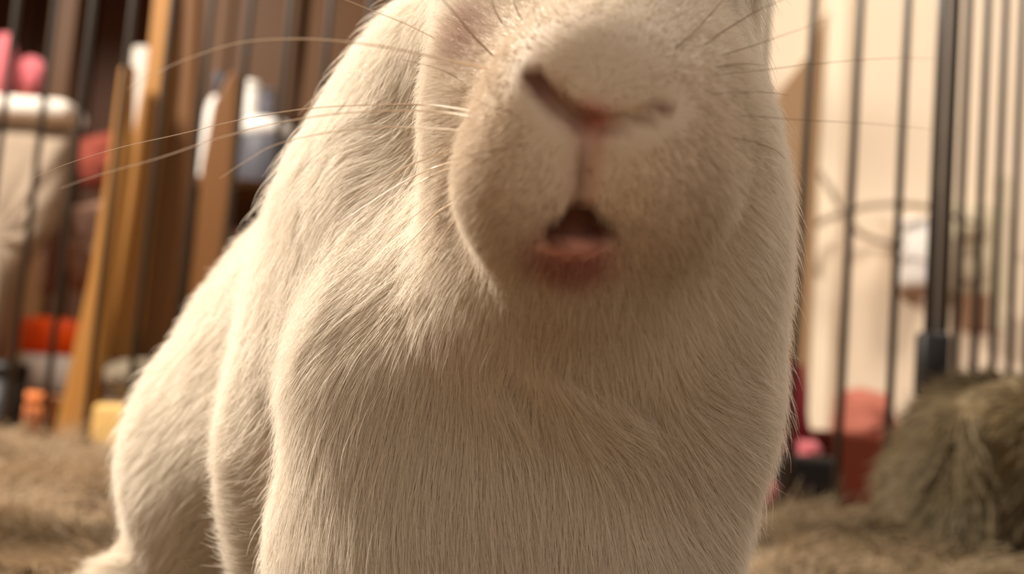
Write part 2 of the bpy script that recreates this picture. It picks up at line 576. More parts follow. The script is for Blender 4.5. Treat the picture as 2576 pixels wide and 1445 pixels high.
# ------------------------------------------------------------------ wire pen
def pen():
    Lp = np.array([aty(77, 540, .80)[0], .80])
    Rp = np.array([aty(2366, 540, .64)[0], .64])
    root = empty('wire_pen', ((Lp[0] + Rp[0]) / 2, (Lp[1] + Rp[1]) / 2, 0))
    tag(root, 'black wire exercise pen of upright bars around the rabbit', 'pen')
    o = root.location
    H = .60
    first = None
    pts2 = []
    # left run, bars where the photograph shows them, 25 mm pitch
    for px in (-420, -320, -221, -122, -22, 77, 172, 275, 376, 477, 578, 680, 782, 885, 990):
        s = (px - 77) / (2366 - 77)
        Y = .80 - .16 * max(0, s) + .03 * min(0, s)
        pts2.append((aty(px, 540, Y)[0], Y))
    for px in (1100, 1215, 1330, 1446, 1563, 1681, 1800, 1900, 2018, 2139, 2260):
        s = (px - 77) / (2366 - 77)
        Y = .80 - .16 * s
        pts2.append((aty(px, 540, Y)[0], Y))
    corner = (Rp[0], Rp[1])
    side = []
    ph = math.radians(47.0)
    for k in range(1, 14):
        side.append((corner[0] + .0255 * k * math.cos(ph), corner[1] + .0255 * k * math.sin(ph)))
    me = None
    for (x, y) in pts2 + side:
        if me is None:
            m = MB(); m.tube([(0, 0, .004), (0, 0, .3), (0, 0, H - .002), (0, 0, H)], [.0021, .0021, .0021, .0012], 10)
            ob = m.build('bar', MAT['wire'], root); me = ob.data
        else:
            ob = bpy.data.objects.new('bar', me); COL.objects.link(ob); ob.parent = root
        ob.location = Vector((x, y, 0)) - Vector(o)
    for z in (.008, .42, H - .01):
        m = MB(o); m.tube([(x, y + .004, z) for x, y in pts2] + [(corner[0], corner[1] + .004, z)], .0024, 10)
        m.build('cross_wire', MAT['wire'], root)
        m = MB(o); m.tube([(corner[0] + .004, corner[1], z)] + [(x + .004, y, z) for x, y in side], .0024, 10)
        m.build('cross_wire', MAT['wire'], root)
    # corner: two end bars with the hinge pin between, rubber sleeve at the foot
    for dx, r in ((-.0042, .0024), (-.0003, .0020), (.0036, .0024)):
        m = MB(o); yy = corner[1] - (.001 if abs(dx) > .001 else .0032); m.tube([(corner[0] + dx, yy, .004), (corner[0] + dx, yy, H)], r, 12)
        m.build('hinge_rod', MAT['wire'] if abs(dx) > .001 else material('grey_hinge_pin', (120, 110, 100), .5, .1, 60), root)
    z1, z0 = aty(2354, 835, .64)[2], aty(2350, 948, .64)[2]
    m = MB(o); m.box((corner[0] - .0012, corner[1], (z0 + z1) / 2 - .006), (.0145, .014, z1 - z0 + .012), .003)
    m.build('clamp', MAT['black'], root)
    zt = aty(2366, 540, .64)[2]
    m = MB(o); m.tube([(corner[0] - .001, corner[1], z1), (corner[0] - .001, corner[1], zt), (corner[0] - .001, corner[1], zt + .012)], [.0042, .0042, .003], 12)
    m.build('hinge_sleeve', MAT['black'], root)
    return corner


CORNER = pen()


# ------------------------------------------------------------------ hair curves
def hair_material(name, color_attr=True, base=(225, 205, 178), trans=.35, gloss=.06, tintmul=1.0):
    m = bpy.data.materials.new(name)
    m.use_nodes = True
    nt = m.node_tree
    for n in list(nt.nodes):
        nt.nodes.remove(n)
    out = nt.nodes.new('ShaderNodeOutputMaterial')
    di = nt.nodes.new('ShaderNodeBsdfDiffuse')
    tr = nt.nodes.new('ShaderNodeBsdfTranslucent')
    gl = nt.nodes.new('ShaderNodeBsdfGlossy'); gl.inputs['Roughness'].default_value = .45
    m1 = nt.nodes.new('ShaderNodeMixShader'); m1.inputs[0].default_value = trans
    m2 = nt.nodes.new('ShaderNodeMixShader'); m2.inputs[0].default_value = gloss
    nt.links.new(di.outputs[0], m1.inputs[1]); nt.links.new(tr.outputs[0], m1.inputs[2])
    nt.links.new(m1.outputs[0], m2.inputs[1]); nt.links.new(gl.outputs[0], m2.inputs[2])
    nt.links.new(m2.outputs[0], out.inputs[0])
    if color_attr:
        at_ = nt.nodes.new('ShaderNodeAttribute'); at_.attribute_name = 'tint'
        for s in (di, tr):
            nt.links.new(at_.outputs['Color'], s.inputs['Color'])
    else:
        for s in (di, tr):
            s.inputs['Color'].default_value = lin(base)
    return m


def hair_object(name, P, radius, tint, mat, parent=None, origin=(0, 0, 0)):
    """P: (n strands, k points, 3)"""
    n, k, _ = P.shape
    cu = bpy.data.hair_curves.new(name)
    cu.add_curves([k] * n)
    P = P - np.array(origin, float)
    cu.attributes['position'].data.foreach_set('vector', P.astype(np.float32).ravel())
    ra = cu.attributes.get('radius') or cu.attributes.new('radius', 'FLOAT', 'POINT')
    ra.data.foreach_set('value', radius.astype(np.float32).ravel())
    ta = cu.attributes.new('tint', 'FLOAT_COLOR', 'CURVE')
    col = np.ones((n, 4), np.float32); col[:, :3] = tint
    ta.data.foreach_set('color', col.ravel())
    cu.materials.append(mat)
    o = bpy.data.objects.new(name, cu)
    COL.objects.link(o)
    if parent is not None:
        o.parent = parent
    return o


_NF = RNG.normal(size=(14, 3)); _NP = RNG.uniform(0, 6.28, (14, 3))


def wob(p, freq):
    """smooth vector noise"""
    out = np.zeros_like(p)
    for i in range(14):
        a = p @ (_NF[i] * freq)
        for c in range(3):
            out[:, c] += np.sin(a * (1 + .13 * c) + _NP[i, c])
    return out / 3.7


def norm(a):
    return a / (np.linalg.norm(a, axis=-1, keepdims=True) + 1e-12)


# ------------------------------------------------------------------ rug
def rug_height(x, y):
    r = np.clip((y - .30) / .40, 0, 1)
    base = .0105 + .0265 * r * r * (3 - 2 * r) + .016 * r * np.clip((x - .09) / .12, 0, 1)
    folds = .0045 * np.sin(y * 42 + 3.0 * np.sin(x * 6) + 5 * x) + .003 * np.sin(x * 23 + y * 31 + 1.0) + .002 * np.sin(x * 60 - y * 12)
    fade = np.clip((y - .22) / .15, .25, 1)
    # lip towards the pen falls off on the left
    return base + folds * fade * (1 - .75 * r)


def pen_y(x):
    a, b = -.31, CORNER[0]
    return .80 - .16 * (x - a) / (b - a)


def rug():
    xs = np.linspace(-.62, .42, 130)
    root = None
    rows = 90
    V, F = [], []
    for j in range(rows):
        t = j / (rows - 1)
        for x in xs:
            y = .02 + t * (pen_y(x) - .035 - .02)
            e = min(1, (1 - t) * 12, t * 12)
            ex = min(1, (x - xs[0]) / .03, (xs[-1] - x) / .03)
            z = float(rug_height(np.array(x), np.array(y)))
            V.append((x, y, .003 + (z - .009) * math.sqrt(max(0, e)) * math.sqrt(max(0, ex))))
    n = len(xs)
    for j in range(rows - 1):
        for i in range(n - 1):
            F.append((j * n + i, j * n + i + 1, (j + 1) * n + i + 1, (j + 1) * n + i))
    nv = len(V)
    # underside
    V += [(v[0], v[1], .0005) for v in V]
    F += [tuple(i + nv for i in f[::-1]) for f in F[:]]
    for i in range(n - 1):
        F.append((i + 1, i, nv + i, nv + i + 1))
        a_ = (rows - 1) * n + i
        F.append((a_, a_ + 1, nv + a_ + 1, nv + a_))
    for j in range(rows - 1):
        a_, b_ = j * n, (j + 1) * n
        F.append((a_, b_, nv + b_, nv + a_))
        a_, b_ = j * n + n - 1, (j + 1) * n + n - 1
        F.append((b_, a_, nv + a_, nv + b_))
    root = empty('shaggy_rug', (-.1, .4, 0))
    tag(root, 'beige-brown shaggy plush rug that the rabbit sits on', 'rug')
    V = [np.array(v) - np.array(root.location) for v in V]
    mesh_obj('backing', V, F, material('rug_backing', (128, 110, 84), .9, .3, 30), root)
    # pile
    N = 95000
    u = RNG.uniform(0, 1, N) ** .8
    x = RNG.uniform(-.60, .41, N)
    y = .025 + u * (pen_y(x) - .045 - .025)
    z = rug_height(x, y) - .0065
    p = np.stack([x, y, z], 1)
    wv = wob(p * np.array([1, 1.3, 1]), 55)
    wl = wob(p, 14)
    d = norm(np.stack([wv[:, 0] * .8 + wl[:, 0] * .7 + .45, wv[:, 1] * .4 - .2 + wl[:, 1] * .3, .45 + 0 * x], 1))
    L = RNG.uniform(.013, .023, N)
    k = 5
    P = np.zeros((N, k, 3))
    jit = RNG.normal(0, .25, (N, 3))
    for i in range(k):
        t = i / (k - 1)
        P[:, i] = p + (d + jit * t) * (L * t)[:, None] - np.array([0, 0, 1]) * (L * t * t * .45)[:, None]
    R = np.linspace(.00034, .00012, k)[None, :] * RNG.uniform(.7, 1.3, (N, 1))
    tone = np.clip(.5 + .45 * wob(p * np.array([.35, 1.8, 1]), 30)[:, 1], 0, 1)[:, None]
    c1, c2 = np.array(lin((186, 161, 131))[:3]), np.array(lin((116, 97, 72))[:3])
    # the pile is a greener, darker brown towards the right end
    g = np.clip((x - .02) / .2, 0, 1)[:, None]
    tint = (c1 * tone + c2 * (1 - tone)) * (1 - g) + (np.array(lin((136, 120, 94))[:3]) * tone + np.array(lin((72, 60, 40))[:3]) * (1 - tone)) * g
    tint *= RNG.uniform(.85, 1.1, (N, 1))
    o = hair_object('pile', P, R, tint, hair_material('rug_fibre', trans=.2, gloss=.02), root, root.location)
    o['kind'] = 'stuff'


rug()


def plush_mound():
    """the plush bolster at the right, in front of the pen's corner"""
    c = np.array([.215, .50, .012])
    root = empty('plush_bolster', tuple(c)); tag(root, 'dark brown shaggy plush bolster at the right side of the rug', 'cushion')
    a_, b_ = aty(2215, 1100, .52)[0], .46
    x0 = a_ + .023
    ztop = aty(2420, 950, .56)[2]
    nu, nv = 60, 40
    V, F = [], []
    cx = x0 + .125
    for i in range(nv + 1):
        th = math.pi * i / nv
        for k in range(nu):
            a = 2 * math.pi * k / nu
            s_, c_ = math.sin(th), math.cos(th)
            sx = abs(s_ * math.cos(a)) ** .13 * np.sign(math.cos(a))
            sy = abs(s_ * math.sin(a)) ** .3 * np.sign(math.sin(a))
            z = abs(c_) ** .33 * np.sign(c_)
            q = np.array([cx + .118 * sx, .560 + .045 * sy, 0])
            zz = .022 + max(z, -.15) * (ztop - .027) * (1 + .05 * math.sin(9 * q[0] * 20))
            q[2] = zz
            V.append(q - c)
    for i in range(nv):
        for k in range(nu):
            j = (k + 1) % nu
            F.append((i * nu + k, (i + 1) * nu + k, (i + 1) * nu + j, i * nu + j))
    V = np.array(V)
    mesh_obj('bolster_body', V, F, material('bolster_backing', (96, 78, 48), .9, .3, 30), root)
    # pile on the body
    F_ = np.array(F)
    N = 46000
    ar = np.linalg.norm(np.cross(V[F_[:, 2]] - V[F_[:, 0]], V[F_[:, 3]] - V[F_[:, 1]]), axis=1)
    fi = RNG.choice(len(F_), N, p=ar / ar.sum())
    A, B, C, D = V[F_[fi, 0]], V[F_[fi, 1]], V[F_[fi, 2]], V[F_[fi, 3]]
    n_ = norm(np.cross(C - A, D - B))
    cen = (V.min(0) + V.max(0)) / 2
    n_ *= np.sign((((A + C) / 2 - cen) * n_).sum(1, keepdims=True))
    u, v = RNG.uniform(0, 1, (len(A), 1)), RNG.uniform(0, 1, (len(A), 1))
    p = (A * (1 - u) + B * u) * (1 - v) + (D * (1 - u) + C * u) * v
    N = len(p)
    wv = wob(p, 60)
    d = norm(n_ * .7 + wv * .55 + np.array([-.15, -.1, -.35]))
    L = RNG.uniform(.008, .016, N)
    k = 5
    P = np.zeros((N, k, 3)); jit = RNG.normal(0, .2, (N, 3))
    for i in range(k):
        t = i / (k - 1)
        P[:, i] = p + (d + jit * t) * (L * t)[:, None] - np.array([0, 0, 1]) * (L * t * t * .35)[:, None]
    R = np.linspace(.00034, .00012, k)[None, :] * RNG.uniform(.7, 1.3, (N, 1))
    tone = np.clip(.5 + .5 * wob(p, 42)[:, 1], 0, 1)[:, None]
    tint = np.array(lin((128, 112, 84))[:3]) * tone + np.array(lin((56, 48, 32))[:3]) * (1 - tone)
    tint *= RNG.uniform(.8, 1.1, (N, 1))
    o = hair_object('pile', P, R, tint, hair_material('bolster_fibre', trans=.2, gloss=.02), root)
    o['kind'] = 'stuff'


plush_mound()

# ------------------------------------------------------------------ the rabbit
# the body is one closed surface: an implicit form polygonised and then carved at nose and mouth
PR = []   # (kind, data, k)


def ell(px, py, d, r, k=.010, rot=None):
    PR.append(('e', at(px, py, d), np.array(r, float), rot, k))


def cone(a, b, ra, rb, k=.010):
    PR.append(('c', np.array(a, float), np.array(b, float), (ra, rb), k))


def smin(a, b, k):
    h = np.clip(.5 + .5 * (b - a) / k, 0, 1)
    return b * (1 - h) + a * h - k * h * (1 - h)


def sdf_base(p):
    d = None
    for kind, a, b, c, k in PR:
        if kind == 'e':
            q = p - a
            if c is not None:
                q = q @ c
            k0 = np.linalg.norm(q / b, axis=1)
            k1 = np.linalg.norm(q / (b * b), axis=1) + 1e-9
            dd = k0 * (k0 - 1) / k1
        else:
            ab = b - a
            t = np.clip(((p - a) @ ab) / ab.dot(ab), 0, 1)
            dd = np.linalg.norm(p - a - t[:, None] * ab, axis=1) - (c[0] * (1 - t) + c[1] * t)
        d = dd if d is None else smin(d, dd, k)
    return d + .0006 + .0026 * np.clip((np.linalg.norm(p - NOSE0, axis=1) - .03) / .03, 0, 1)


NOSE0 = at(1490, 310, .150)


def rotm(ax, deg):
    return np.array(Matrix.Rotation(math.radians(deg), 3, ax))


# head
ell(1500, -10, .216, (.0285, .036, .030), .012)                    # skull
ell(1525, 330, .193, (.0247, .030, .0250), .014)                   # face mass
ell(1205, 200, .194, (.0075, .010, .012), .012)                    # left cheek under the eye
ell(1335, 440, .1685, (.0105, .011, .0125), .007)                  # whisker pads
ell(1640, 440, .1690, (.0110, .011, .0125), .007)
ell(1505, 225, .1670, (.0125, .0105, .0105), .009)                 # nose bulb
ell(1445, 630, .1760, (.0095, .010, .0080), .007)                  # chin
ell(1500, 640, .202, (.0245, .022, .022), .022)
ell(1470, 800, .209, (.0260, .020, .020), .022)                     # jaw
# neck, throat and chest
ell(1668, 640, .212, (.0170, .022, .034), .018)
ell(1345, 1000, .220, (.0450, .026, .040), .013)
ell(1000, 790, .238, (.0220, .020, .032), .013)
ell(1262, 1400, .222, (.0435, .028, .032), .013)
ell(1205, 430, .255, (.0330, .036, .042), .018)                    # nape and shoulders
ell(1030, 680, .268, (.0315, .034, .036), .018)
ell(850, 1080, .255, (.0245, .030, .046), .010)                    # left shoulder
ell(915, 890, .310, (.0415, .050, .044), .020)                     # back
ell(860, 1150, .335, (.0540, .075, .044), .020)                    # trunk
ell(625, 1200, .318, (.0285, .045, .034), .012)                    # haunch
ell(1050, 1150, .340, (.0500, .070, .042), .020)
# legs and feet reach the rug
for px in (1020, 1480):
    a = at(px, 1400, .212)
    cone(a, (a[0], a[1] - .002, .026), .013, .010, .012)
    cone((a[0], a[1] + .004, .022), (a[0], a[1] - .018, .020), .0095, .0080, .008)
fa = at(560, 1380, .325)
cone((fa[0], fa[1], .030), (fa[0] - .020, fa[1] - .030, .020), .014, .0085, .012)
cone((fa[0] + .10, fa[1], .030), (fa[0] + .115, fa[1] - .055, .020), .016, .0095, .012)
# tail
ta_ = at(900, 1080, .42)
ell(900, 1080, .425, (.016, .016, .018), .010)
# ears, laid up and back above the frame
for sx in (-1, 1):
    e0 = at(1500 + sx * 190, -270, .234)
    Re = rotm('X', -32) @ rotm('Y', sx * 12)
    ec = e0 + Re @ np.array([0, 0, .036])
    PR.append(('e', ec, np.array([.0150, .0078, .0400]), Re, .008))


def march(px, py, f, d0=.12, d1=.5):
    r = FWD + RIGHT * ((px - 1288.0) / FPX) - UP * ((py - 722.5) / FPX)
    t = d0
    for _ in range(160):
        dd = float(f((CAM + r * t)[None])[0])
        if dd < 5e-5: break
        t += dd * .8
        if t > d1: return None
    return CAM + r * t


CARVE = []   # polylines cut into the surface: (pts, radii, strength)


def carve(pxs, rads, depth=0.0):
    pts = [march(px, py, sdf_base) for px, py in pxs]
    rv = FWD
    pts = [q + rv * depth for q in pts]
    CARVE.append((pts, rads))
    return pts


NOSE_L = carve([(1338, 188), (1375, 235), (1420, 275), (1468, 308)], [.0005, .0010, .0012, .0010], .0005)
NOSE_R = carve([(1500, 322), (1560, 310), (1620, 292), (1678, 268)], [.0008, .0010, .0009, .0005], .0003)
PHIL = carve([(1484, 318), (1478, 380), (1466, 450), (1456, 520)], [.0012, .0009, .0008, .0010], .0002)
MOUTH = carve([(1400, 580), (1438, 568), (1458, 540), (1478, 566), (1512, 578)], [.0007, .0013, .0012, .0014, .0007], .0005)
NOSE_C, MOUTH_C = march(1490, 310, sdf_base), march(1450, 570, sdf_base)
LIP = march(1440, 622, sdf_base)
EYEFOLD = march(1185, 95, sdf_base)
LIPLINE = [march(x, y, sdf_base) for x, y in ((1372, 604), (1405, 622), (1445, 632), (1485, 622), (1520, 600))]


def poly_dist(p, pts, rads=None):
    best = np.full(len(p), 1e9)
    for i in range(len(pts) - 1):
        a, b = pts[i], pts[i + 1]
        ab = b - a
        t = np.clip(((p - a) @ ab) / ab.dot(ab), 0, 1)
        d = np.linalg.norm(p - a - t[:, None] * ab, axis=1)
        if rads is not None:
            d = d - (rads[i] * (1 - t) + rads[i + 1] * t)
        best = np.minimum(best, d)
    return best


def sdf(p):
    d = sdf_base(p)
    for pts, rads in CARVE:
        c = poly_dist(p, pts, rads)
        d = -smin(-d, c, .0012)
    return smin(d, poly_dist(p, LIPLINE, [.0003, .0006, .0008, .0006, .0003]), .0012)


def gradient(f, p, h=2e-4):
    g = np.zeros_like(p)
    for i in range(3):
        e = np.zeros(3); e[i] = h
        g[:, i] = f(p + e) - f(p - e)
    return norm(g)


def surface_nets(f, lo, hi, h):
    lo = np.array(lo)
    n = np.ceil((np.array(hi) - lo) / h).astype(int) + 1
    # coarse pass marks where the surface is
    s = 4
    nc = (n // s) + 2
    gi = np.stack(np.meshgrid(*[np.arange(c) for c in nc], indexing='ij'), -1)
    dc = f((lo + gi.reshape(-1, 3) * h * s)).reshape(nc)
    near = np.abs(dc) < h * s * 2.2
    full = np.repeat(np.repeat(np.repeat(near, s, 0), s, 1), s, 2)[:n[0], :n[1], :n[2]]
    sh = full.copy()
    half = s // 2
    full2 = np.zeros_like(full)
    full2[:-half, :-half, :-half] = sh[half:, half:, half:]
    full = full | full2
    big = np.repeat(np.repeat(np.repeat(dc, s, 0), s, 1), s, 2)[:n[0], :n[1], :n[2]]
    D = np.where(big > 0, 1.0, -1.0)
    idx = np.argwhere(full)
    out = np.empty(len(idx))
    for a_ in range(0, len(idx), 300000):
        out[a_:a_ + 300000] = f(lo + idx[a_:a_ + 300000] * h)
    D[tuple(idx.T)] = out
    ins = D < 0
    # cells crossed by the surface
    c = [ins[i:n[0] - 1 + i, j:n[1] - 1 + j, k:n[2] - 1 + k] for i in (0, 1) for j in (0, 1) for k in (0, 1)]
    cnt = sum(x.astype(np.int8) for x in c)
    act = (cnt > 0) & (cnt < 8)
    vid = -np.ones(act.shape, int)
    cells = np.argwhere(act)
    vid[tuple(cells.T)] = np.arange(len(cells))
    corners = np.array([(i, j, k) for i in (0, 1) for j in (0, 1) for k in (0, 1)])
    acc = np.zeros((len(cells), 3)); wt = np.zeros(len(cells))
    val = [D[tuple((cells + cr).T)] for cr in corners]
    for a_ in range(8):
        for b_ in range(a_ + 1, 8):
            if np.abs(corners[a_] - corners[b_]).sum() != 1: continue
            cross = (val[a_] < 0) != (val[b_] < 0)
            t = np.where(cross, val[a_] / (val[a_] - val[b_] + 1e-15), 0)
            pt = corners[a_] + t[:, None] * (corners[b_] - corners[a_])
            acc += pt * cross[:, None]; wt += cross
    V = lo + (cells + acc / wt[:, None]) * h
    Fs = []
    for ax in range(3):
        u_, v_ = [(1, 2), (2, 0), (0, 1)][ax]
        A = [slice(None)] * 3; B = [slice(None)] * 3
        A[ax] = slice(0, n[ax] - 1); B[ax] = slice(1, n[ax])
        a_, b_ = ins[tuple(A)], ins[tuple(B)]
        for flip in (False, True):
            e = np.argwhere((a_ & ~b_) if not flip else (~a_ & b_))
            e = e[(e[:, u_] > 0) & (e[:, v_] > 0) & (e[:, u_] < n[u_] - 1) & (e[:, v_] < n[v_] - 1)]
            du = np.zeros(3, int); du[u_] = 1
            dv = np.zeros(3, int); dv[v_] = 1
            q = np.stack([vid[tuple((e - du - dv).T)], vid[tuple((e - dv).T)], vid[tuple(e.T)], vid[tuple((e - du).T)]], 1)
            if flip: q = q[:, ::-1]
            Fs.append(q)
    F = np.concatenate(Fs)
    F = F[(F >= 0).all(1)]
    return V, F


V, F = surface_nets(sdf, (-.145, .12, .004), (.085, .475, .262), .0016)
for _ in range(2):     # settle the vertices on the surface
    d_ = sdf(V); g_ = gradient(sdf, V); V = V - g_ * np.clip(d_, -.0008, .0008)[:, None]

FUR_W = np.array(lin((242, 234, 221))[:3])
SKIN_PINK = np.array(lin((172, 98, 84))[:3])
SKIN_DEEP = np.array(lin((80, 42, 24))[:3])


def fade(d, a, b):
    return np.clip((b - d) / (b - a), 0, 1)


def tint_at(p):
    """colour of the coat and bare skin, with shade painted into the muzzle"""
    muzzle_shade = fade(np.linalg.norm((p - NOSE_C) * np.array([1, .6, 1]), axis=1), .010, .032)[:, None] * .72
    c = FUR_W * (1 - muzzle_shade) + np.array(lin((196, 172, 142))[:3]) * muzzle_shade  # tan mix paints shade into the short muzzle fur
    dl, dr = poly_dist(p, NOSE_L), poly_dist(p, NOSE_R)
    dp, dm = poly_dist(p, PHIL), poly_dist(p, MOUTH)
    pk = fade(dp, .0008, .0030) * .55 * np.where(p[:, 0] > PHIL[1][0], 1, .5)
    pk = np.maximum(pk, fade(dl, .0010, .0022) * .45)
    pk = np.maximum(pk, fade(dr, .0006, .0016) * .3)
    pk = np.maximum(pk, .8 * fade(np.linalg.norm((p - LIP) * np.array([.75, 1, 1.0]), axis=1), .0025, .0060))
    pk = np.maximum(pk, fade(np.linalg.norm(p - NOSE_C, axis=1), .001, .004))
    c = c * (1 - pk[:, None]) + SKIN_PINK * pk[:, None]
    pe = fade(np.linalg.norm(p - EYEFOLD, axis=1), .001, .007)[:, None] * .35
    c = c * (1 - pe) + SKIN_PINK * pe
    dk = np.maximum(fade(dm, .0014, .0027), 0)
    dk = np.maximum(dk, fade(dl, .0007, .0018) * .95)
    dk = np.maximum(dk, fade(dr, .0006, .0014) * .65)
    dk = np.maximum(dk, fade(dp, .0007, .0012) * .85)
    c = c * (1 - dk[:, None]) + SKIN_DEEP * dk[:, None]
    return c


base = at(1150, 1300, .27)
rabbit = empty('rabbit', (base[0], base[1], .012))
tag(rabbit, 'white rabbit sitting up close to the camera with raised pink nose and open mouth', 'rabbit')
O = np.array(rabbit.location)
me = bpy.data.meshes.new('body')
me.from_pydata([], [], [])
me.clear_geometry()
me.vertices.add(len(V)); me.vertices.foreach_set('co', (V - O).astype(np.float32).ravel())
me.loops.add(len(F) * 4); me.loops.foreach_set('vertex_index', F.astype(np.int32).ravel())
me.polygons.add(len(F)); me.polygons.foreach_set('loop_start', np.arange(0, len(F) * 4, 4, dtype=np.int32))
me.update(calc_edges=True); me.validate()
me.shade_smooth()
ca = me.color_attributes.new('tint', 'FLOAT_COLOR', 'POINT')
cc = np.ones((len(V), 4), np.float32); cc[:, :3] = tint_at(V) * .92
ca.data.foreach_set('color', cc.ravel())
skin = material('rabbit_skin', (225, 205, 185), .7, .05, 60)
nt = skin.node_tree
an = nt.nodes.new('ShaderNodeAttribute'); an.attribute_name = 'tint'
nt.links.new(an.outputs['Color'], nt.nodes['Principled BSDF'].inputs['Base Color'])
me.materials.append(skin)
body = bpy.data.objects.new('body', me); COL.objects.link(body); body.parent = rabbit


# ---- coat
def coat():
    A, B, C, D = V[F[:, 0]], V[F[:, 1]], V[F[:, 2]], V[F[:, 3]]
    cen = (A + B + C + D) / 4
    ar = .5 * np.linalg.norm(np.cross(C - A, D - B), axis=1)
    nrm = norm(np.cross(C - A, D - B))
    to_cam = norm(CAM - cen)
    facing = (nrm * to_cam).sum(1)
    dist = np.linalg.norm(cen - CAM, axis=1)
    # strands per area: dense on the near front, sparser and coarser on the far side
    rel = np.where(facing > -.25, 1.0, .16) * np.clip((.20 / dist) ** 1.6, .15, 1.3)
    wgt = ar * rel
    N = 680000
    fi = RNG.choice(len(F), N, p=wgt / wgt.sum())
    u, v = RNG.uniform(0, 1, (N, 1)), RNG.uniform(0, 1, (N, 1))
    p = (A[fi] * (1 - u) + B[fi] * u) * (1 - v) + (D[fi] * (1 - u) + C[fi] * u) * v
    n_ = gradient(sdf_base, p)
    rl = rel[fi]
    # lie of the coat
    nose = NOSE_C + np.array([0, -.004, .002])
    away = norm(p - nose)
    chest = norm(np.stack([(p[:, 0] - LIP[0] - .002 + wob(p, 30)[:, 0] * .012) * 13, 0 * p[:, 0], -.9 + 0 * p[:, 0]], 1))
    back = norm(np.array([-.25, .75, -.45]))[None] + 0 * p
    dn = np.linalg.norm(p - nose, axis=1)
    chin = LIP[2]
    wf = np.clip(1 - (dn - .035) / .03, 0, 1) * np.clip((p[:, 2] - chin + .022) / .02, 0, 1)
    wb = np.clip((p[:, 1] - .225) / .05, 0, 1) * (1 - wf)
    wc = np.clip(1 - wf - wb, 0, 1)
    flow = away * wf[:, None] + chest * wc[:, None] + back * wb[:, None]
    flow += wob(p, 70) * (.10 + .42 * (1 - wf))[:, None] + wob(p, 200) * (.05 + .10 * (1 - wf))[:, None]
    flow -= n_ * (flow * n_).sum(1, keepdims=True)
    flow = norm(flow)
    # length
    grooves = np.minimum(np.minimum(poly_dist(p, NOSE_L), poly_dist(p, NOSE_R)), np.minimum(poly_dist(p, PHIL), poly_dist(p, MOUTH)))
    L = .0016 + .0040 * np.clip((dn - .008) / .03, 0, 1) + .0035 * np.clip((dn - .035) / .03, 0, 1) * (1 + .5 * np.clip((-.005 - p[:, 0]) / .02, 0, 1))
    L *= np.clip(grooves / .0032, .35, 1)
    L = np.where(p[:, 2] > .165, .0045, L)
    L *= RNG.uniform(.65, 1.15, N) * (1 + .15 * wob(p, 90)[:, 0])
    guard = RNG.uniform(0, 1, N) < .035 * (1 - wf)
    L = np.where(guard, L * 1.45, L)
    keep = (grooves > .0015) & (poly_dist(p, LIPLINE) > .0009) & (sdf(p + n_ * .0005) > 0)
    lift = (.30 + .12 * RNG.normal(size=N)).clip(.05, .8)
    d0 = norm(flow + n_ * (lift + .15)[:, None] + RNG.normal(0, .19, (N, 3)))
    d1 = norm(flow + n_ * (lift * .3)[:, None] + RNG.normal(0, .16, (N, 3)) + np.array([0, 0, -.12]))
    k = 5
    P = np.zeros((N, k, 3)); P[:, 0] = p - n_ * .0004
    for i in range(1, k):
        t = i / (k - 1)
        dd = norm(d0 * (1 - t) + d1 * t)
        P[:, i] = P[:, i - 1] + dd * (L / (k - 1))[:, None]
    # tufts: tips of neighbouring strands draw together
    for cell, amt in ((.0042, .14), (.0016, .22)):
        q = np.floor((p + wob(p, 120) * .001) / cell).astype(np.int64)
        key = (q[:, 0] * 73856093) ^ (q[:, 1] * 19349663) ^ (q[:, 2] * 83492791)
        _, inv = np.unique(key, return_inverse=True)
        cnt = np.bincount(inv)
        tip = np.stack([np.bincount(inv, P[:, -1, c]) / cnt for c in range(3)], 1)[inv]
        a_ = amt * np.clip((L - .003) / .005, 0, 1) * (.25 + np.clip((.012 - p[:, 0]) / .03, 0, 1))
        for i in range(2, k):
            t = (i / (k - 1)) ** 2
            P[:, i] += (tip - P[:, -1] if False else (tip - P[:, -1]))* (a_ * t)[:, None] if i < k - 1 else 0
        P[:, -1] += (tip - P[:, -1]) * a_[:, None]
    w_ = .000027 / np.sqrt(np.clip(rl, .15, 1.2)) ** 1.3
    R = w_[:, None] * np.array([1.0, 1.0, .85, .6, .18])[None] * RNG.uniform(.8, 1.2, (N, 1))
    R[guard] *= 1.5
    tint = tint_at(p) * RNG.uniform(.96, 1.02, (N, 1))
    m = keep
    o = hair_object('coat', P[m], R[m], tint[m], hair_material('rabbit_fur', trans=.50, gloss=.02), rabbit, O)
    o['kind'] = 'stuff'


coat()

# ---- eyes (high on the sides of the head)
eye_m = material('dark_eye', (30, 12, 14), .05, .0, 10, spec=.8)
for sx in (-1, 1):
    c = march(1500, -110, sdf_base)
    c = at(1500 + sx * 385, -115, .205)
    m = MB(O); m.blob(c, (.0062, .0062, .0062), 0, 0, 24, 16); m.build('eye', eye_m, rabbit)

# ---- whiskers
wl_ = material('pale_whisker', (240, 215, 185), .4, .0, 10, spec=.5)
wd_ = material('dark_whisker', (138, 110, 84), .5, .0, 10)


